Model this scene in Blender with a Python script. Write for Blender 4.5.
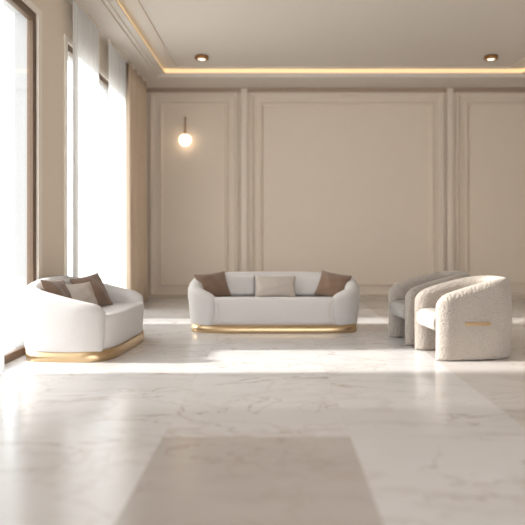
import bpy, bmesh, math, random
from mathutils import Vector, Matrix
random.seed(7)
for o in list(bpy.data.objects): bpy.data.objects.remove(o)
S = bpy.context.scene
COL = S.collection
PI = math.pi

# ---------------------------------------------------------------- camera
cd = bpy.data.cameras.new('camera'); cam = bpy.data.objects.new('camera', cd); COL.objects.link(cam)
cam.location = (0, 0, 1.24); cam.rotation_euler = (PI/2, 0, 0)
cd.sensor_width = 36; cd.lens = 650/525*36
cd.shift_x = -11.5/525; cd.shift_y = -26.5/525
cd.clip_end = 500
cd.dof.use_dof = True; cd.dof.focus_distance = 6.9; cd.dof.aperture_fstop = 0.75
S.camera = cam
# ---------------------------------------------------------------- world, sun, exposure
w = bpy.data.worlds.new('world'); S.world = w; w.use_nodes = True
bg = w.node_tree.nodes['Background']
bg.inputs[0].default_value = (0.93, 0.97, 1.0, 1); bg.inputs[1].default_value = 2.2
sd = bpy.data.lights.new('sun', 'SUN'); sun = bpy.data.objects.new('sun', sd); COL.objects.link(sun)
sd.energy = 5.6; sd.angle = math.radians(3.5); sd.color = (1.0, 0.95, 0.89)
sun.rotation_euler = Vector((1, 0.02, -0.47)).to_track_quat('-Z', 'Y').to_euler()
S.view_settings.view_transform = 'Standard'; S.view_settings.look = 'None'
S.view_settings.gamma = 1; S.view_settings.use_curve_mapping = False
S.view_settings.exposure = 0.95

# ---------------------------------------------------------------- helpers
def srgb(r, g, b):
    f = lambda c: (c/255/12.92) if c/255 <= 0.04045 else ((c/255+0.055)/1.055)**2.4
    return (f(r), f(g), f(b), 1)

def mat(name, col, rough=0.6, metal=0.0, spec=0.5, var=0.0, vscale=8, bump=0.0, bscale=200, bdist=0.002, sheen=0.0, kind='noise', stretch=(1,1,1)):
    m = bpy.data.materials.new(name); m.use_nodes = True
    nt = m.node_tree; N = nt.nodes; L = nt.links; b = N['Principled BSDF']
    b.inputs['Roughness'].default_value = rough; b.inputs['Metallic'].default_value = metal
    b.inputs['Specular IOR Level'].default_value = spec
    b.inputs['Sheen Weight'].default_value = sheen
    tc = N.new('ShaderNodeTexCoord')
    mp = N.new('ShaderNodeMapping'); mp.inputs['Scale'].default_value = stretch
    L.new(tc.outputs['Object'], mp.inputs['Vector'])
    n = N.new('ShaderNodeTexNoise'); n.inputs['Scale'].default_value = vscale; n.inputs['Detail'].default_value = 4
    L.new(mp.outputs[0], n.inputs['Vector'])
    mx = N.new('ShaderNodeMix'); mx.data_type = 'RGBA'
    d = tuple(max(0, c*(1-var)) for c in col[:3]) + (1,)
    e = tuple(min(1, c*(1+var*0.6)) for c in col[:3]) + (1,)
    mx.inputs['A'].default_value = d; mx.inputs['B'].default_value = e
    L.new(n.outputs['Fac'], mx.inputs['Factor']); L.new(mx.outputs['Result'], b.inputs['Base Color'])
    if bump > 0:
        if kind == 'voronoi':
            t = N.new('ShaderNodeTexVoronoi'); t.inputs['Scale'].default_value = bscale; t.feature = 'SMOOTH_F1'
            t.inputs['Randomness'].default_value = 1
            nn = N.new('ShaderNodeTexNoise'); nn.inputs['Scale'].default_value = bscale*0.8; nn.inputs['Detail'].default_value = 2
            va = N.new('ShaderNodeVectorMath'); va.operation = 'MULTIPLY_ADD'
            L.new(tc.outputs['Object'], nn.inputs['Vector'])
            va.inputs[1].default_value = (0.002, 0.002, 0.002)
            L.new(nn.outputs['Color'], va.inputs[0]); L.new(tc.outputs['Object'], va.inputs[2])
            L.new(va.outputs[0], t.inputs['Vector'])
            inv = N.new('ShaderNodeMath'); inv.operation = 'SUBTRACT'; inv.inputs[0].default_value = 1
            L.new(t.outputs['Distance'], inv.inputs[1]); h = inv.outputs[0]
        else:
            t = N.new('ShaderNodeTexNoise'); t.inputs['Scale'].default_value = bscale; t.inputs['Detail'].default_value = 3
            L.new(mp.outputs[0], t.inputs['Vector']); h = t.outputs['Fac']
        bp = N.new('ShaderNodeBump'); bp.inputs['Strength'].default_value = bump; bp.inputs['Distance'].default_value = bdist
        L.new(h, bp.inputs['Height']); L.new(bp.outputs[0], b.inputs['Normal'])
    return m

def weave(name, col, scale=260, bump=0.5, var=0.12):
    """woven fabric: two crossed waves for the bump plus mottled yarn colour"""
    m = mat(name, col, rough=0.9, spec=0.2, sheen=0.3, var=var, vscale=120)
    nt = m.node_tree; N = nt.nodes; L = nt.links; b = N['Principled BSDF']; tc = [n for n in N if n.type == 'TEX_COORD'][0]
    hs = []
    for ax in ('X', 'Z'):
        wv = N.new('ShaderNodeTexWave'); wv.bands_direction = ax; wv.inputs['Scale'].default_value = scale/6
        wv.inputs['Distortion'].default_value = 2.5; wv.inputs['Detail'].default_value = 2; wv.inputs['Detail Scale'].default_value = 2
        L.new(tc.outputs['Object'], wv.inputs['Vector']); hs.append(wv.outputs['Fac'])
    ad = N.new('ShaderNodeMath'); ad.operation = 'ADD'; L.new(hs[0], ad.inputs[0]); L.new(hs[1], ad.inputs[1])
    bp = N.new('ShaderNodeBump'); bp.inputs['Strength'].default_value = bump; bp.inputs['Distance'].default_value = 0.002
    L.new(ad.outputs[0], bp.inputs['Height']); L.new(bp.outputs[0], b.inputs['Normal'])
    return m

M = {}
M['wall'] = mat('wall_paint', srgb(222, 208, 192), rough=0.75, spec=0.3, var=0.02, vscale=3)
M['panel'] = mat('panel_paint', srgb(222, 208, 192), rough=0.6, spec=0.35, var=0.02, vscale=3)
M['mould'] = mat('moulding_paint', srgb(220, 206, 190), rough=0.5, spec=0.4, var=0.02, vscale=4)
M['ceil'] = mat('ceiling_paint', srgb(217, 208, 198), rough=0.85, spec=0.2, var=0.01, vscale=2)
M['trim'] = mat('white_paint', srgb(232, 222, 210), rough=0.45, var=0.01)
M['reveal'] = mat('reveal_render', srgb(172, 171, 170), rough=0.8, var=0.02)
M['frame'] = mat('bronze_window_frame', srgb(104, 82, 64), rough=0.4, metal=0.3, var=0.05)
M['brass'] = mat('brushed_brass', srgb(196, 170, 134), rough=0.3, metal=1.0, var=0.06, vscale=6, bump=0.08, bscale=90, bdist=0.001, stretch=(1,1,12))
M['brass_dark'] = mat('aged_brass', srgb(160, 118, 74), rough=0.35, metal=0.8, var=0.1)
M['linen'] = weave('oatmeal_linen', srgb(202, 197, 194))
M['linen_seat'] = weave('oatmeal_linen_seat', srgb(212, 206, 203))
M['piping'] = mat('linen_piping', srgb(206, 195, 184), rough=0.9, var=0.08, bump=0.3, bscale=300)
M['brown'] = weave('taupe_velvet', srgb(122, 98, 82), var=0.16)
M['brown_pipe'] = mat('taupe_piping', srgb(102, 82, 68), rough=0.9, var=0.1)
M['cream'] = mat('cream_nubby_fabric', srgb(184, 173, 164), rough=0.95, spec=0.1, var=0.16, vscale=150, bump=0.7, bscale=120, bdist=0.004, kind='voronoi')
M['cream_pipe'] = mat('cream_piping', srgb(176, 166, 156), rough=0.95, var=0.1)
M['boucle'] = mat('beige_boucle', srgb(178, 168, 159), rough=0.95, spec=0.1, var=0.25, vscale=70, bump=0.9, bscale=58, bdist=0.010, sheen=0.3, kind='voronoi')
M['boucle_cream'] = mat('cream_boucle', srgb(236, 226, 210), rough=0.95, spec=0.1, var=0.10, vscale=60, bump=1.0, bscale=75, bdist=0.008, sheen=0.3, kind='voronoi')
M['seat_pale'] = mat('ivory_chair_seat', srgb(174, 170, 166), rough=0.95, spec=0.1, var=0.05, vscale=60, bump=0.4, bscale=130, bdist=0.004, kind='voronoi')
M['drape'] = mat('beige_drape', srgb(206, 186, 164), rough=0.9, spec=0.1, var=0.04, vscale=20, stretch=(1,1,.05), bump=0.2, bscale=200)
M['concrete'] = mat('pale_facade', srgb(158, 157, 156), rough=0.9, var=0.06, vscale=0.5)
M['facade_win'] = mat('facade_glass', srgb(150, 152, 154), rough=0.3, var=0.05)
M['ground'] = mat('pale_street', srgb(205, 202, 196), rough=0.9, var=0.12, vscale=0.08)

def sheer_mat():
    m = bpy.data.materials.new('sheer_voile'); m.use_nodes = True
    nt = m.node_tree; N = nt.nodes; L = nt.links; N.remove(N['Principled BSDF']); out = N['Material Output']
    tc = N.new('ShaderNodeTexCoord'); mp = N.new('ShaderNodeMapping'); mp.inputs['Scale'].default_value = (60, 60, 0.3)
    n = N.new('ShaderNodeTexNoise'); n.inputs['Scale'].default_value = 1; n.inputs['Detail'].default_value = 3
    L.new(tc.outputs['Object'], mp.inputs[0]); L.new(mp.outputs[0], n.inputs['Vector'])
    cr = N.new('ShaderNodeValToRGB'); cr.color_ramp.elements[0].color = (.74, .735, .72, 1); cr.color_ramp.elements[1].color = (.88, .875, .87, 1)
    L.new(n.outputs['Fac'], cr.inputs[0])
    tl = N.new('ShaderNodeBsdfTranslucent'); df = N.new('ShaderNodeBsdfDiffuse'); tp = N.new('ShaderNodeBsdfTransparent')
    L.new(cr.outputs[0], tl.inputs[0]); L.new(cr.outputs[0], df.inputs[0])
    a = N.new('ShaderNodeMixShader'); a.inputs[0].default_value = 0.62; L.new(tl.outputs[0], a.inputs[1]); L.new(df.outputs[0], a.inputs[2])
    b = N.new('ShaderNodeMixShader'); b.inputs[0].default_value = 0.12; L.new(a.outputs[0], b.inputs[1]); L.new(tp.outputs[0], b.inputs[2])
    L.new(b.outputs[0], out.inputs[0]); return m
M['sheer'] = sheer_mat()

def glass_mat():
    m = bpy.data.materials.new('window_glass'); m.use_nodes = True
    nt = m.node_tree; N = nt.nodes; L = nt.links; N.remove(N['Principled BSDF']); out = N['Material Output']
    tp = N.new('ShaderNodeBsdfTransparent'); tp.inputs[0].default_value = (.97, .98, .98, 1)
    gl = N.new('ShaderNodeBsdfGlossy'); gl.inputs['Roughness'].default_value = 0.02
    lw = N.new('ShaderNodeLayerWeight'); lw.inputs[0].default_value = 0.5
    pw = N.new('ShaderNodeMath'); pw.operation = 'POWER'; pw.inputs[1].default_value = 5; L.new(lw.outputs['Facing'], pw.inputs[0])
    fr = N.new('ShaderNodeMath'); fr.operation = 'MULTIPLY_ADD'; fr.inputs[1].default_value = 0.5; fr.inputs[2].default_value = 0.03; L.new(pw.outputs[0], fr.inputs[0])
    mx = N.new('ShaderNodeMixShader'); L.new(fr.outputs[0], mx.inputs[0]); L.new(tp.outputs[0], mx.inputs[1]); L.new(gl.outputs[0], mx.inputs[2])
    L.new(mx.outputs[0], out.inputs[0]); return m
M['glass'] = glass_mat()

def emis(name, col, s):
    m = bpy.data.materials.new(name); m.use_nodes = True
    b = m.node_tree.nodes['Principled BSDF']; b.inputs['Base Color'].default_value = col
    b.inputs['Emission Color'].default_value = col; b.inputs['Emission Strength'].default_value = s
    return m
M['globe'] = emis('opal_globe', srgb(255, 232, 200), 1.5)
M['led'] = emis('warm_led', srgb(255, 224, 172), 0.30)
M['lens'] = emis('downlight_lens', srgb(255, 236, 212), 1.2)

def marble():
    m = bpy.data.materials.new('polished_marble_tiles'); m.use_nodes = True
    nt = m.node_tree; N = nt.nodes; L = nt.links; b = N['Principled BSDF']
    b.inputs['Specular IOR Level'].default_value = 0.5
    tc = N.new('ShaderNodeTexCoord'); sx = N.new('ShaderNodeSeparateXYZ'); L.new(tc.outputs['Object'], sx.inputs[0])
    def mth(op, a, c=None, d=None):
        n = N.new('ShaderNodeMath'); n.operation = op
        for i, v in enumerate((a, c, d)):
            if v is None: continue
            if isinstance(v, (int, float)): n.inputs[i].default_value = v
            else: L.new(v, n.inputs[i])
        return n.outputs[0]
    T = 1.155      # tile size in metres
    u = mth('DIVIDE', mth('ADD', sx.outputs[0], 0.685), T); v = mth('DIVIDE', mth('SUBTRACT', sx.outputs[1], 4.01), T)
    iu = mth('FLOOR', u); iv = mth('FLOOR', v)
    cb = N.new('ShaderNodeCombineXYZ'); L.new(iu, cb.inputs[0]); L.new(iv, cb.inputs[1])
    wn = N.new('ShaderNodeTexWhiteNoise'); wn.noise_dimensions = '3D'; L.new(cb.outputs[0], wn.inputs['Vector'])
    # tile joints
    fu = mth('ABSOLUTE', mth('SUBTRACT', mth('FRACT', u), 0.5)); fv = mth('ABSOLUTE', mth('SUBTRACT', mth('FRACT', v), 0.5))
    joint = mth('GREATER_THAN', mth('MAXIMUM', fu, fv), 0.4985)
    # the one greyer slab, and the slabs beside the armchairs
    du = mth('LESS_THAN', mth('ABSOLUTE', iu), 0.5); dv = mth('LESS_THAN', mth('ABSOLUTE', mth('ADD', iv, 1.5)), 0.75)
    dark = mth('MULTIPLY', du, dv)
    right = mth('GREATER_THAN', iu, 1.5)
    # veining, shifted per tile
    off = N.new('ShaderNodeVectorMath'); off.operation = 'MULTIPLY_ADD'; L.new(wn.outputs['Color'], off.inputs[0]); off.inputs[1].default_value = (9, 9, 9)
    L.new(tc.outputs['Object'], off.inputs[2])
    mp = N.new('ShaderNodeMapping'); mp.inputs['Rotation'].default_value = (0, 0, 0.6); mp.inputs['Scale'].default_value = (0.8, 1.5, 1); L.new(off.outputs[0], mp.inputs[0])
    def vein(scale, width, dist, detail=7):
        n1 = N.new('ShaderNodeTexNoise'); n1.inputs['Scale'].default_value = scale; n1.inputs['Detail'].default_value = detail; n1.inputs['Distortion'].default_value = dist
        n1.inputs['Roughness'].default_value = 0.55
        L.new(mp.outputs[0], n1.inputs['Vector'])
        d = mth('ABSOLUTE', mth('SUBTRACT', n1.outputs['Fac'], 0.5))
        r = N.new('ShaderNodeMapRange'); r.inputs['From Min'].default_value = 0; r.inputs['From Max'].default_value = width
        r.inputs['To Min'].default_value = 1; r.inputs['To Max'].default_value = 0; L.new(d, r.inputs['Value']); return r.outputs[0]
    v1 = vein(0.6, 0.007, 1.0, 6); v2 = vein(1.2, 0.03, 0.6)
    cl = N.new('ShaderNodeTexNoise'); cl.inputs['Scale'].default_value = 1.6; cl.inputs['Detail'].default_value = 6; L.new(mp.outputs[0], cl.inputs['Vector'])
    msk = N.new('ShaderNodeMapRange'); msk.inputs['From Min'].default_value = .35; msk.inputs['From Max'].default_value = .55; L.new(cl.outputs['Fac'], msk.inputs['Value'])
    def mixc(f, a, c):
        n = N.new('ShaderNodeMix'); n.data_type = 'RGBA'
        for k, x in (('Factor', f), ('A', a), ('B', c)):
            if isinstance(x, (int, float, tuple)): n.inputs[k].default_value = x
            else: L.new(x, n.inputs[k])
        return n.outputs['Result']
    base = mixc(cl.outputs['Fac'], srgb(212, 211, 212), srgb(226, 225, 226))
    base = mixc(mth('MULTIPLY', wn.outputs['Value'], 0.35), base, srgb(206, 203, 202))
    base = mixc(mth('MULTIPLY', dark, 0.8), base, mixc(cl.outputs['Fac'], srgb(168, 160, 154), srgb(196, 188, 182)))
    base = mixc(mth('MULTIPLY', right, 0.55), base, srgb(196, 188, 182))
    base = mixc(mth('MULTIPLY', mth('MULTIPLY', v1, msk.outputs[0]), 0.6), base, srgb(150, 126, 112))
    base = mixc(mth('MULTIPLY', v2, 0.2), base, srgb(170, 148, 134))
    base = mixc(mth('MULTIPLY', joint, 0.3), base, srgb(172, 163, 156))
    L.new(base, b.inputs['Base Color'])
    rr = N.new('ShaderNodeMapRange'); rr.inputs['To Min'].default_value = 0.14; rr.inputs['To Max'].default_value = 0.24
    L.new(cl.outputs['Fac'], rr.inputs['Value']); L.new(rr.outputs[0], b.inputs['Roughness'])
    return m
M['marble'] = marble()

def link(name, bm, m, parent=None, smooth=True, loc=None, rot=None, bevel=0, sub=0, angle=None):
    bmesh.ops.recalc_face_normals(bm, faces=bm.faces)
    me = bpy.data.meshes.new(name); bm.to_mesh(me); bm.free()
    me.materials.append(m)
    if smooth:
        for p in me.polygons: p.use_smooth = True
    o = bpy.data.objects.new(name, me); COL.objects.link(o)
    if parent: o.parent = parent
    if loc: o.location = loc
    if rot: o.rotation_euler = rot
    if bevel:
        b = o.modifiers.new('bevel', 'BEVEL'); b.width = bevel; b.segments = 3; b.limit_method = 'ANGLE'; b.angle_limit = math.radians(40)
        if smooth:
            wn = o.modifiers.new('wn', 'WEIGHTED_NORMAL'); wn.keep_sharp = True
    if sub:
        s = o.modifiers.new('sub', 'SUBSURF'); s.levels = sub; s.render_levels = sub
    return o

def box(bm, x0, x1, y0, y1, z0, z1):
    vs = [bm.verts.new((x, y, z)) for z in (z0, z1) for x, y in ((x0, y0), (x1, y0), (x1, y1), (x0, y1))]
    for f in ((0,3,2,1), (4,5,6,7), (0,1,5,4), (1,2,6,5), (2,3,7,6), (3,0,4,7)): bm.faces.new([vs[i] for i in f])

def boxes(name, bs, m, parent=None, bevel=0, kind=None, **kw):
    bm = bmesh.new()
    for b in bs: box(bm, *b)
    o = link(name, bm, m, parent, smooth=False, bevel=bevel, **kw)
    if kind: o['kind'] = kind
    return o

def thing(name, label, cat, loc=(0,0,0), rz=0, group=None):
    o = bpy.data.objects.new(name, None); COL.objects.link(o); o.empty_display_size = 0.2
    o.location = loc; o.rotation_euler = (0, 0, rz); o['label'] = label; o['category'] = cat
    if group: o['group'] = group
    return o

def tag(o, label, cat, group=None):
    o['label'] = label; o['category'] = cat
    if group: o['group'] = group
    return o

def loft(bm, rings, cap=True, closed=True):
    R = [[bm.verts.new(p) for p in r] for r in rings]
    n = len(R[0])
    for a, b in zip(R, R[1:]):
        for i in range(n if closed else n-1):
            j = (i+1) % n
            bm.faces.new((a[i], a[j], b[j], b[i]))
    if cap:
        bm.faces.new(R[0][::-1]); bm.faces.new(R[-1])
    return R

def lathe(bm, prof, seg=24, c=(0,0,0)):
    rings = [[(c[0]+r*math.cos(2*PI*k/seg), c[1]+r*math.sin(2*PI*k/seg), c[2]+z) for k in range(seg)] for r, z in prof]
    loft(bm, rings)

def tube(bm, pts, r, seg=8, closed=False):
    rings = []
    n = len(pts)
    for i, p in enumerate(pts):
        p = Vector(p)
        a = Vector(pts[(i-1) % n]) if (closed or i > 0) else p
        b = Vector(pts[(i+1) % n]) if (closed or i < n-1) else p
        t = (b-a).normalized()
        up = Vector((0, 0, 1)) if abs(t.z) < 0.9 else Vector((1, 0, 0))
        s = t.cross(up).normalized(); q = s.cross(t)
        rings.append([tuple(p + r*(math.cos(2*PI*k/seg)*s + math.sin(2*PI*k/seg)*q)) for k in range(seg)])
    if closed:
        R = [[bm.verts.new(p) for p in r_] for r_ in rings]
        for i in range(n):
            a, b = R[i], R[(i+1) % n]
            for k in range(seg):
                j = (k+1) % seg; bm.faces.new((a[k], a[j], b[j], b[k]))
    else: loft(bm, rings)

def sstep(a, b, x):
    t = min(1, max(0, (x-a)/(b-a))); return t*t*(3-2*t)

# ---------------------------------------------------------------- the room
XL, XR, YB, YF = -2.58, 5.34, 13.0, -3.0       # left wall face, right wall, back wall, rear wall
ZS, ZC = 4.19, 4.345                             # soffit underside, ceiling
WT = 3.66                                        # window head
boxes('floor', [(XL-0.32, XR+0.2, YF-0.2, YB+0.2, -0.12, 0)], M['marble'], kind='structure')
boxes('ceiling', [(XL-0.32, XR+0.2, YF-0.2, YB+0.2, ZC, ZC+0.2)], M['ceil'], kind='structure')

# left wall with two tall openings (window_1 near, window_2 far) and one out of the frame
WX0 = XL-0.22
W1 = (4.55, 7.09); W2 = (8.08, 10.9)
segs = [(YF, W1[0]), (W1[1], W2[0]), (W2[1], YB)]
bs = [(WX0, XL, a, b, 0, ZC) for a, b in segs]
bs += [(WX0, XL, a, b, WT, ZC) for a, b in (W1, W2)]
boxes('wall_left', bs, M['wall'], kind='structure')
boxes('wall_right', [(XR, XR+0.2, YF, YB, 0, ZC)], M['wall'], kind='structure')
boxes('wall_back', [(XL-0.32, XR+0.2, YB, YB+0.2, 0, ZC)], M['wall'], kind='structure')
# rear wall behind the camera, with a wide opening added for frontal fill light
boxes('wall_front', [(XL, -2.3, YF-0.2, YF, 0, ZC), (5.1, XR, YF-0.2, YF, 0, ZC), (-2.3, 5.1, YF-0.2, YF, 4.0, ZC), (-2.3, 5.1, YF-0.2, YF, 0, 0.1)], M['wall'], kind='structure')

def win(n, y0, y1, mull):
    t = 0.085; fx0, fx1 = XL-0.085, XL-0.015
    fr = [(fx0, fx1, y0, y1, 0.001, t), (fx0, fx1, y0, y1, WT-t, WT+.01), (fx0, fx1, y0-.01, y0+t, t, WT-t), (fx0, fx1, y1-t, y1+.01, t, WT-t)]
    fr += [(fx0, fx1, m-0.03, m+0.03, t, WT-t) for m in mull]
    o = boxes('window_%d' % n, fr, M['frame'], bevel=0.006, kind='structure')
    boxes('glass_pane', [(fx0+0.04, fx0+0.05, y0+t, y1-t, t, WT-t)], M['glass'], o)
    c = 0.09; k = XL+0.018                     # pale casing round the opening, inside the room
    cs = [(XL-0.01, k, y1-.006, y1+0.10, 0, WT+0.06), (XL-0.01, k, y0-0.10, y0+.006, 0, WT+0.06), (XL-0.01, k, y0+.006, y1-.006, WT-.006, WT+0.06)]
    boxes('casing', cs, M['trim'], o, bevel=0.006)
    boxes('sill', [(WX0-0.05, fx0, y0, y1, 0, 0.02)], M['reveal'], o)
    # pale outer reveal
    rv = [(WX0-0.03, fx0, y1-0.002, y1+0.10, 0, WT+0.1), (WX0-0.03, fx0, y0-0.1, y0+0.002, 0, WT+0.1), (WX0-0.03, fx0, y0, y1, WT-0.002, WT+0.1)]
    boxes('outer_reveal', rv, M['reveal'], o)
    return o
win(1, W1[0], W1[1], [5.82]); win(2, W2[0], W2[1], [9.45])

# baseboards
def baseboard(name, segs_):
    boxes(name, segs_, M['mould'], bevel=0.008, kind='structure')
baseboard('baseboard_back', [(XL, XR, YB-0.10, YB, 0, 0.035)])
baseboard('baseboard_left', [(XL, XL+0.02, W1[1]+0.055, W2[0]-0.055, 0, 0.12), (XL, XL+0.02, W2[1]+0.055, YB, 0, 0.12)])
baseboard('baseboard_right', [(XR-0.02, XR, YF, YB, 0, 0.12)])

# soffit ring round the tray ceiling, its stepped edge and the warm light cove
TX0, TX1, TY0, TY1 = -2.02, 4.60, -1.6, 12.06
def ring(x0, x1, y0, y1, X0, X1, Y0, Y1, z0, z1):
    """rectangular ring between inner rectangle x0..y1 and outer X0..Y1"""
    return [(X0, x0, Y0, Y1, z0, z1), (x1, X1, Y0, Y1, z0, z1), (x0, x1, Y0, y0, z0, z1), (x0, x1, y1, Y1, z0, z1)]
boxes('trim_1', ring(TX0-0.15, TX1+0.15, TY0-0.1, TY1+0.02, XL, XR, YF, YB, ZS, ZC), M['ceil'], kind='structure')
boxes('trim_2', ring(TX0-0.09, TX1+0.09, TY0-0.06, TY1+0.015, TX0-0.15, TX1+0.15, TY0-0.1, TY1+0.02, ZS+0.03, ZC), M['ceil'], kind='structure')
boxes('trim_3', ring(TX0, TX1, TY0, TY1, TX0-0.09, TX1+0.09, TY0-0.06, TY1+0.015, ZS+0.05, ZS+0.075), M['ceil'], kind='structure')
t4 = boxes('trim_4', ring(TX0+0.24, TX1-0.24, TY0+0.24, TY1-0.16, TX0+0.205, TX1-0.205, TY0+0.205, TY1-0.13, ZC-0.02, ZC), M['mould'], bevel=0.006, kind='structure')
# LED strip lying in the cove
led = boxes('cove_light_strip', ring(TX0-0.035, TX1+0.035, TY0-0.03, TY1+0.004, TX0-0.05, TX1+0.05, TY0-0.045, TY1+0.012, ZS+0.078, ZC-0.002), M['led'])
tag(led, 'warm yellow light strip glowing in the cove round the ceiling tray', 'cove light')

# wall panelling on the back wall: recessed picture-frame mouldings
def frame_ring(x0, x1, z0, z1, w_, d, y=YB):
    return [(x0, x0+w_, y-d, y, z0, z1), (x1-w_, x1, y-d, y, z0, z1), (x0+w_, x1-w_, y-d, y, z0, z0+w_), (x0+w_, x1-w_, y-d, y, z1-w_, z1)]
def moulding(bm, x0, x1, z0, z1, prof, y=YB):
    """mitred moulding: prof = list of (inset, depth)"""
    rings = []
    for ins, d in prof:
        rings.append([(x0+ins, y-d, z0+ins), (x1-ins, y-d, z0+ins), (x1-ins, y-d, z1-ins), (x0+ins, y-d, z1-ins)])
    loft(bm, rings, cap=False)
n = 5
for (a, b) in ((-2.47, -0.72), (-0.47, 3.385), (3.635, XR-0.02)):
    bm = bmesh.new()
    moulding(bm, a, b, 0.045, 4.10, [(0, 0), (0, 0.075), (0.02, 0.085), (0.045, 0.07), (0.06, 0.03), (0.085, 0.022), (0.085, 0)])
    moulding(bm, a+0.19, b-0.19, 0.24, 3.91, [(0, 0), (0.0, 0.022), (0.02, 0.05), (0.04, 0.045), (0.06, 0.018), (0.07, 0)])
    o = link('trim_%d' % n, bm, M['mould'], smooth=False); o['kind'] = 'structure'; n += 1
# shallow pilasters between panels carry the soffit
for a, b in ((-0.66, -0.53), (3.445, 3.575)):
    boxes('trim_%d' % n, [(a, b, YB-0.05, YB, 0.035, ZS)], M['mould'], bevel=0.01, kind='structure'); n += 1

# shade of the gap under the soffit, painted as a darker strip
M['gap_shade'] = mat('soffit_gap_shade', srgb(176, 152, 132), rough=0.6, var=0.02)
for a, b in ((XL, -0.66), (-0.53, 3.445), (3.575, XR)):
    boxes('trim_%d' % n, [(a, b, YB-0.03, YB, 4.105, ZS)], M['gap_shade'], bevel=0.006, kind='structure'); n += 1

# ---------------------------------------------------------------- curtains
def curtain(name, y0, y1, x, m, label, amp, waves, zt=ZS-0.02, gather=0.0, group=None, seed=0):
    rnd = random.Random(seed); t = thing(name, label, 'curtain', (x, (y0+y1)/2, 0), group=group)
    bm = bmesh.new(); nu, nv = int(waves*12), 14
    ph = [rnd.uniform(0, 6.28) for _ in range(4)]
    g = []
    for j in range(nv+1):
        z = 0.015 + (zt-0.05)*(j/nv)
        row = []
        for i in range(nu+1):
            u = i/nu
            k = 2*PI*waves*u
            xx = amp*(math.sin(k + 0.5*math.sin(3.1*u*waves*0.6+ph[0])) + 0.35*math.sin(0.47*k+ph[1]) + 0.15*math.sin(2.2*k+ph[2])*(1-j/nv))
            yy = (y0-y1)/2 + (y1-y0)*u + 0.3*amp*math.sin(k*0.5+ph[3])*(1-0.5*j/nv)
            row.append(bm.verts.new((xx*(1-0.25*j/nv), yy, z)))
        g.append(row)
    for j in range(nv):
        for i in range(nu): bm.faces.new((g[j][i], g[j][i+1], g[j+1][i+1], g[j+1][i]))
    o = link('cloth', bm, m, t)
    hem = bmesh.new()
    if m is M['drape']:
        s = o.modifiers.new('thick', 'SOLIDIFY'); s.thickness = 0.006
    boxes('track', [(-0.014, 0.014, (y0-y1)/2, (y1-y0)/2, zt-0.028, zt+0.02)], M['trim'], t)
    hem.free()
    return t
curtain('sheer_curtain', 7.97, 9.15, -2.47, M['sheer'], 'white sheer curtain hanging beside the plain beige wall pier', 0.030, 11, seed=1)
curtain('sheer_curtain', 9.72, 10.78, -2.47, M['sheer'], 'white sheer curtain hanging against the beige drape near the far corner', 0.030, 10, seed=2)
curtain('sheer_curtain', 4.45, 5.86, -2.45, M['sheer'], 'white sheer curtain at the left edge before the nearest window', 0.030, 14, seed=3)
curtain('drape', 10.82, 12.35, -2.45, M['drape'], 'beige full-height pleated drape in the far corner', 0.06, 7, seed=4)

# ---------------------------------------------------------------- lamps
def downlight(x, y, label):
    t = thing('downlight', label, 'ceiling light', (x, y, ZC), group='brass ceiling downlights')
    bm = bmesh.new(); lathe(bm, [(0.085, 0), (0.115, -0.004), (0.118, -0.05), (0.108, -0.066), (0.085, -0.07), (0.07, -0.06), (0.062, -0.035), (0.0605, -0.034)], 28)
    link('ring', bm, M['brass_dark'], t)
    bm = bmesh.new(); lathe(bm, [(0.064, -0.05), (0.062, -0.064), (0.04, -0.071), (0.005, -0.074)], 24)
    link('lens', bm, M['lens'], t)
    l = bpy.data.lights.new('downlight_beam', 'SPOT'); l.energy = 12; l.color = (1, .85, .65); l.spot_size = 1.6; l.spot_blend = 0.8; l.shadow_soft_size = 0.05
    lo = bpy.data.objects.new('downlight_beam', l); COL.objects.link(lo); lo.parent = t; lo.location = (0, 0, -0.1)
downlight(-1.245, 11.2, 'small brass downlight in the ceiling above the left wall panel')
downlight(3.74, 11.2, 'small brass downlight in the ceiling towards the right edge')

t = thing('wall_sconce', 'small glowing opal globe on a thin brass rod on the left wall panel', 'wall light', (-1.76, YB, 3.14))
bm = bmesh.new(); tube(bm, [(0, -0.13, 0.10), (0, -0.13, 0.46)], 0.014, 12); link('rod', bm, M['brass_dark'], t)
bm = bmesh.new(); tube(bm, [(0, 0.0, 0.44), (0, -0.13, 0.44)], 0.010, 12); link('bracket', bm, M['brass_dark'], t)
bm = bmesh.new(); lathe(bm, [(0.02, 0.10), (0.05, 0.10), (0.052, 0.125), (0.02, 0.14)], 20, (0, -0.13, 0)); link('cap', bm, M['brass_dark'], t)
bm = bmesh.new(); bmesh.ops.create_uvsphere(bm, u_segments=28, v_segments=18, radius=0.122, matrix=Matrix.Translation((0, -0.13, 0))); link('globe', bm, M['globe'], t)

# ---------------------------------------------------------------- upholstery
def superell(a, b, n, th):
    c, s = math.cos(th), math.sin(th)
    return (a*math.copysign(abs(c)**(2/n), c), b*math.copysign(abs(s)**(2/n), s))

def resample(pts, k):
    d = [0]
    for p, q in zip(pts, pts[1:]): d.append(d[-1]+math.dist(p, q))
    out = []; j = 0
    for i in range(k+1):
        t = d[-1]*i/k
        while j < len(d)-2 and d[j+1] < t: j += 1
        f = 0 if d[j+1] == d[j] else (t-d[j])/(d[j+1]-d[j])
        out.append(tuple(pts[j][m]+(pts[j+1][m]-pts[j][m])*f for m in range(2)))
    return out

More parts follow.
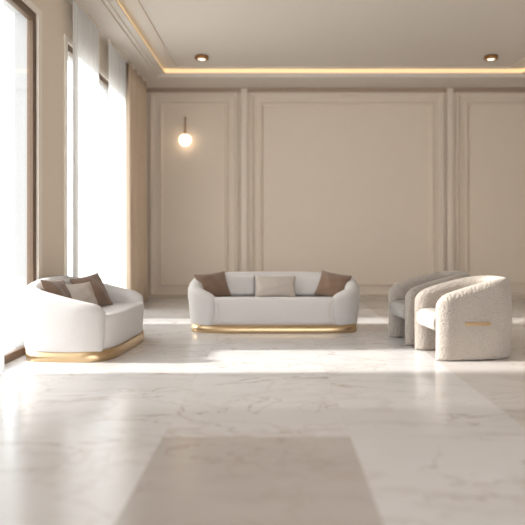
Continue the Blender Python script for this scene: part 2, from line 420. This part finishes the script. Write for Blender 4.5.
def section(h, z0, z1, r0, r1, na=6, ns=8):
    """rounded-rectangle loop in (n, z): half width h, top radius r1, bottom radius r0"""
    P = []
    def arc(cx, cz, rx, rz, a0, a1):
        for k in range(na+1):
            a = a0+(a1-a0)*k/na; P.append((cx+rx*math.cos(a), cz+rz*math.sin(a)))
    arc(h-r0, z0+r0, r0, r0, -PI/2, 0)
    for k in range(1, ns): P.append((h, z0+r0+(z1-r1-z0-r0)*k/ns))
    arc(h-r1, z1-r1, r1, r1, 0, PI/2); arc(-h+r1, z1-r1, r1, r1, PI/2, PI)
    for k in range(1, ns): P.append((-h, z1-r1-(z1-r1-z0-r0)*k/ns))
    arc(-h+r0, z0+r0, r0, r0, PI, 1.5*PI)
    return P

def shell(center, half, ztop, zbot, warp, r0=0.02, endr=0.08):
    """sweep a rounded wall along a plan path; ends rounded off over endr metres"""
    n = len(center); d = [0]
    for p, q in zip(center, center[1:]): d.append(d[-1]+math.dist(p, q))
    Ltot = d[-1]; rings = []
    # extra samples close to the ends for a clean rounded nose
    def at(s):
        s = min(max(s, 0), Ltot); j = 0
        while j < n-2 and d[j+1] < s: j += 1
        f = (s-d[j])/(d[j+1]-d[j]); p = Vector(center[j]).lerp(Vector(center[j+1]), f)
        e = 0.01; return p
    ss = [endr*(1-math.cos(PI/2*k/7)) for k in range(8)]
    body = [endr+(Ltot-2*endr)*k/72 for k in range(1, 72)]
    ss = ss + body + [Ltot-x for x in reversed(ss)]
    for s in ss:
        p = at(s); a, b = at(s-0.02), at(s+0.02); t = (b-a).normalized(); nr = Vector((t.y, -t.x))
        e = min(s, Ltot-s)
        q = math.sqrt(max(0, 1-(1-min(1, e/endr))**2))
        u = s/Ltot
        h = half(u)*max(q, 0.06); zt = ztop(u); zt = zt-(1-q)*min(endr, 0.12)
        r1 = min(half(u)*0.98, 0.11)*max(q, .06); rb = min(r0, h*0.9)
        rings.append([warp(p.x+nr.x*o, p.y+nr.y*o, z) for o, z in section(h, zbot, zt, rb, min(r1, h*0.98))])
    bm = bmesh.new(); loft(bm, rings); return bm

def pillow(a, b, T, m, mp, parent_name, label, group=None, loc=(0,0,0), rot=(0,0,0), matrix=None):
    """cushion standing in its local XZ plane, thickness along Y, base at z=0"""
    t = bpy.data.objects.new(parent_name, None); COL.objects.link(t); t.empty_display_size = .1
    tag(t, label, 'cushion', group)
    if matrix is not None: t.matrix_world = matrix
    N_ = 26; bm = bmesh.new(); rnd = random.Random(hash(label) % 1000 if False else len(label))
    ph = [rnd.uniform(0, 6) for _ in range(4)]
    def pt(u, v, s):
        uu = math.sin(u*PI/2); vv = math.sin(v*PI/2)
        th = ((1-uu*uu)*(1-vv*vv))**0.42
        x = a*uu*(1-0.075*(1-vv*vv)); z = b*vv*(1-0.075*(1-uu*uu))
        wr = 0.006*math.sin(7*uu+ph[0]+3*vv)*th + 0.004*math.sin(9*vv+ph[1]-4*uu)*th
        return (x, s*(T*th)+wr, z+b)
    front = {}; back = {}
    for i in range(N_+1):
        for j in range(N_+1):
            u, v = -1+2*i/N_, -1+2*j/N_
            front[i, j] = bm.verts.new(pt(u, v, -1))
            edge = i in (0, N_) or j in (0, N_)
            back[i, j] = front[i, j] if edge else bm.verts.new(pt(u, v, 1))
    for i in range(N_):
        for j in range(N_):
            for D in (front, back):
                bm.faces.new((D[i, j], D[i+1, j], D[i+1, j+1], D[i, j+1]))
    link('cover', bm, m, t)
    per = [pt(-1+2*i/N_, -1, 0) for i in range(N_)] + [pt(1, -1+2*i/N_, 0) for i in range(N_)] + [pt(1-2*i/N_, 1, 0) for i in range(N_)] + [pt(-1, 1-2*i/N_, 0) for i in range(N_)]
    bm = bmesh.new(); tube(bm, per, 0.0045, 6, closed=True); link('piping', bm, mp, t)
    return t

def sofa(label, A, B, H, xe, loc, rz, pe=4.6, group=None, pads=3):
    """A half length, B half depth, H back height, xe half gap between the arm fronts"""
    t = thing('sofa', label, 'sofa', loc, rz, group)
    z0, zs = 0.095, 0.445
    def warp0(x, y, z):
        k = 1 - 0.045*max(0, 1-(z-z0)/0.5)**1.6
        return (x*(1-(1-k)*0.9/A), y*k, z)
    def warp(x, y, z):
        k = 1 - 0.045*max(0, 1-(z-z0)/0.5)**1.6
        x2 = x*(1-(1-k)*0.9/A)
        if y < -B*0.5 and z < 0.33:      # arm fronts sweep outwards to the floor
            wgt = 1-sstep(xe, xe+0.22, abs(x)) 
            x2 += math.copysign(0.075*((0.33-z)/0.24)**2*wgt, x) if abs(x) > xe-0.2 else 0
        return (x2, y*k, z)
    # plinth
    bm = bmesh.new()
    out = [superell(A-0.05, B-0.045, pe, 2*PI*k/120) for k in range(120)]
    rings = []
    for z, ins in ((0, 0.004), (0.004, 0), (z0+0.01, 0), (z0+0.01, 0.02)):
        rings.append([(x*(1-ins/A), y*(1-ins/B), z) for x, y in out])
    loft(bm, rings); o = link('plinth', bm, M['brass'], t, smooth=False)
    for i, p in enumerate(o.data.polygons): p.use_smooth = len(p.vertices) == 4
    o['label'] = 'brushed gold plinth'
    # seat block: fills the whole plan, soft top edge
    bm = bmesh.new(); rings = []
    prof = [(0.03, z0), (0.006, z0+0.02), (0, z0+0.06), (0, 0.38), (0.002, 0.415), (0.008, 0.438), (0.018, 0.450), (0.032, 0.455), (0.09, 0.457), (0.2, 0.457), (0.4, 0.457)]
    base = [superell(A-0.045, B-0.04, pe, 2*PI*k/160) for k in range(160)]
    for ins, z in prof:
        rings.append([warp0(x*(1-ins/A), y*(1-ins/B), z-(0.07*sstep(-B+.03, B, y*(1-ins/B)) if z > .3 else 0)) for x, y in base])
    loft(bm, rings); link('seat', bm, M['linen_seat'], t)
    # wrap-around shell
    hw = 0.10
    pts = []
    K = 400
    for k in range(K+1):
        th = -PI/2 + 2*PI*k/K       # start at front centre, run round by the right, the back, the left
        pts.append(superell(A-hw, B-hw, pe, th))
    # cut to start where |x| passes xe on the front
    i0 = next(i for i, p in enumerate(pts) if p[0] >= xe); i1 = max(i for i, p in enumerate(pts) if p[0] <= -xe and p[1] < 0 and i > K*0.7)
    path = resample(pts[i0:i1+1], 200)
    Lp = sum(math.dist(p, q) for p, q in zip(path, path[1:]))
    def zt(u):
        m = min(u, 1-u)*Lp
        if pads == 2: ks = [(-1, .50), (0.0, .54), (0.12, .575), (0.30, .61), (0.8, H-.05), (1.2, H), (9, H)]
        else: ks = [(-1, .40), (0.0, .46), (0.12, .52), (0.30, .59), (0.42, .63), (0.8, H-.05), (1.25, H), (9, H)]
        def f(x):
            for (a0, b0), (a1, b1) in zip(ks, ks[1:]):
                if x <= a1: return b0+(b1-b0)*(x-a0)/(a1-a0)
        return sum(f(m+dd) for dd in (-.12, -.08, -.04, 0, .04, .08, .12))/7
    def hf(u):
        e = min(u, 1-u)*2
        return hw*(0.92+0.08*sstep(0, .3, e))
    bm = shell(path, hf, zt, z0, warp, r0=0.025, endr=0.11); link('backrest_shell', bm, M['linen'], t)
    # welt that edges each arm front
    for sg in ((-1, 1) if pads == 3 else ()):
        wp = []
        for dx, z in ((.062, .10), (.03, .15), (.008, .21), (-.006, .27), (-.010, .33), (-.004, .375), (.02, .415)):
            x = min(xe+dx, A*0.97)
            y = -B*(1-(x/A)**pe)**(1/pe)
            q = warp0(x, y, z); ins = 0.012 if z > .40 else 0
            wp.append((sg*q[0], q[1]-0.001+ins*1.5*(z-.40)/.16, q[2]))
        bm = bmesh.new(); tube(bm, wp, 0.0055, 8); link('arm_welt', bm, M['piping'], t)
    # inner back padding in segments
    yb = B-0.235; wtot = 2*(A-0.34)
    wseg = wtot/pads
    for i in range(pads):
        cx = -wtot/2+wseg*(i+0.5); bm = bmesh.new()
        rings = []
        ht = H-0.04-0.43
        nn = 14
        for j in range(nn+1):
            v = j/nn; z = 0.43+ht*v
            e = math.sqrt(max(0, 1-abs(2*v-1)**6)); tk = 0.055*e+0.002
            ring_ = []
            for k in range(32):
                a = 2*PI*k/32; sx, sy = superell((wseg/2-0.002)*(0.93+0.07*e), tk, 5, a)
                xx = cx+sx; bow = -0.05*(abs(xx)/(wtot/2))**3
                ring_.append((xx, yb+0.05*v+sy+bow, z))
            rings.append(ring_)
        loft(bm, rings); link('back_pad', bm, M['linen'], t)
    return t

def lean(x, y, z, tilt, yaw=0, roll=0):
    return Matrix.Translation((x, y, z)) @ Matrix.Rotation(yaw, 4, 'Z') @ Matrix.Rotation(tilt, 4, 'X') @ Matrix.Rotation(roll, 4, 'Y')

# centre sofa
SC = (0.0, 8.67, 0)
sofa('long oatmeal linen tub sofa on a gold plinth facing the camera', 1.135, 0.45, 0.745, 0.72, SC, 0)
def put(parent_loc, rz, local):   # place in a sofa's frame
    return Matrix.Translation(parent_loc) @ Matrix.Rotation(rz, 4, 'Z') @ local
pillow(0.22, 0.18, 0.08, M['brown'], M['brown_pipe'], 'cushion', 'taupe brown square cushion at the left end of the centre sofa', matrix=put(SC, 0, lean(-0.77, 0.0, 0.415, -0.45, 0.45, -0.10)))
pillow(0.275, 0.15, 0.075, M['cream'], M['cream_pipe'], 'cushion', 'cream oblong cushion in the middle of the centre sofa', matrix=put(SC, 0, lean(0.02, 0.03, 0.415, -0.36, 0.0, 0.0)))
pillow(0.22, 0.18, 0.08, M['brown'], M['brown_pipe'], 'cushion', 'taupe brown square cushion at the right end of the centre sofa', matrix=put(SC, 0, lean(0.73, 0.0, 0.415, -0.45, -0.45, 0.16)))

# left sofa
SL = (-2.03, 7.17, 0); RL = math.radians(86)
sofa('shorter oatmeal linen tub sofa with gold plinth beside the left windows', 0.85, 0.515, 0.79, 0.63, SL, RL, pe=4.8, pads=2)
pillow(0.22, 0.20, 0.085, M['brown'], M['brown_pipe'], 'cushion', 'taupe brown cushion nearest the camera on the left sofa', matrix=put(SL, RL, lean(-0.43, 0.11, 0.415, -0.40, -0.1, 0.05)))
pillow(0.21, 0.17, 0.075, M['cream'], M['cream_pipe'], 'cushion', 'cream nubby cushion between two brown ones on the left sofa', matrix=put(SL, RL, lean(-0.12, -0.01, 0.415, -0.42, -0.35, 0.0)))
pillow(0.225, 0.205, 0.085, M['brown'], M['brown_pipe'], 'cushion', 'taupe brown cushion farthest from the camera on the left sofa', matrix=put(SL, RL, lean(0.22, -0.03, 0.42, -0.48, -0.45, -0.12)))

# ---------------------------------------------------------------- boucle tub armchairs
def armchair(label, loc, rz, m_in, group=None):
    t = thing('armchair', label, 'armchair', loc, rz, group)
    A, B, hw = 0.39, 0.45, 0.075
    def warp(x, y, z):
        u = z/0.8
        k = 1 - 0.10*max(0, 0.45-u)**1.5 - 0.09*max(0, u-0.5)**1.6
        ky = 0.93 + 0.07*math.sin(min(1, max(0, u*1.25+0.12))*PI/2) if y > 0 else 1
        if y > 0: ky -= 0.16*max(0, u-0.55)**1.5
        return (x*k, y*ky, z)
    pts = [(A-hw, -B+0.0)]
    K = 120
    for k in range(K+1):
        th = PI*k/K; x, y = superell(A-hw, B-hw+0.10, 2.7, th); pts.append((x, y-0.10 if y-0.10 > -B else -B))
    pts.append((-(A-hw), -B+0.0))
    path = resample(pts, 160)
    def zt(u):
        e = min(u, 1-u)*2
        ks = [(-1, .60), (0, .63), (.12, .67), (.35, .74), (.62, .80), (.8, .815), (3, .815)]
        def f(x):
            for (a0, b0), (a1, b1) in zip(ks, ks[1:]):
                if x <= a1: return b0+(b1-b0)*(x-a0)/(a1-a0)
        return sum(f(e+dd) for dd in (-.1, -.05, 0, .05, .1))/5
    def hf(u):
        return hw
    bm = shell(path, hf, zt, 0.004, warp, r0=0.03, endr=0.13)
    link('shell', bm, m_in, t)
    # seat: thick pad with a rounded belly between the arms
    bm = bmesh.new(); rings = []
    w_ = A-2*hw+0.01
    prof = [(-0.30, 0.0), ]
    nS = 26
    y0, y1 = -B-0.005, B-0.12
    for i in range(nS+1):
        v = (i/nS)**1.5; y = y0+(y1-y0)*v
        q = math.sqrt(max(0, 1-(1-min(1, v/0.13))**2)); q = max(q, 0.04)
        top = 0.462-(1-q)*0.055; bot = 0.27+(1-q)*0.055
        rr = min(0.05, (top-bot)*0.45)
        sec = section(w_, bot, top, rr, rr, 5, 4)
        wk = 1.0 if y < 0 else 1-0.22*(y/y1)**2.2
        rings.append([(x*wk, y, z + 0.012*(1-(x/w_)**2)*(1 if z > .35 else 0)) for x, z in sec])
    loft(bm, rings); link('seat', bm, M['seat_pale'], t)['label'] = 'smooth ivory seat'
    # low brass rail let into both outer sides
    for s in (-1, 1):
        bm = bmesh.new(); xx = s*(A-0.003)
        box(bm, min(xx, xx+s*0.012), max(xx, xx+s*0.012), -0.185, 0.085, 0.352, 0.386)
        link('side_bar', bm, M['brass'], t, smooth=False, bevel=0.004)['label'] = 'flat brass bar'
    return t
RC = math.radians(-83)
armchair('pale beige boucle armchair at the right, nearest the camera', (2.02, 6.83, 0), RC, M['boucle'])
armchair('pale boucle armchair behind the nearest one, partly hidden by it', (1.89, 7.71, 0), RC, M['boucle'])

# ---------------------------------------------------------------- pale city outside the left windows
boxes('ground', [(-300, -20, -50, 320, -30.2, -30)], M['ground'], kind='structure')
def building(x, y, w_, d, top, label):
    t = thing('building', label, 'building', (x, y, -30))
    h = top+30
    boxes('wall', [(-w_/2, w_/2, -d/2, d/2, 0, h)], M['concrete'], t)
    boxes('roof', [(-w_/2-.3, w_/2+.3, -d/2-.3, d/2+.3, h, h+.5)], M['concrete'], t)
    for k in range(4):
        for j in range(3):
            z = h-3.2-3.4*j; px = -w_/2+w_*(k+0.25)/4
            boxes('window', [(px, px+w_/8, -d/2-0.08, -d/2+0.05, z, z+1.9)], M['facade_win'], t)
building(-27.5, 66, 10, 10, -4.5, 'pale tall block seen through the nearest window')
building(-41, 85, 12, 12, -8.5, 'pale lower block farther left through the nearest window')
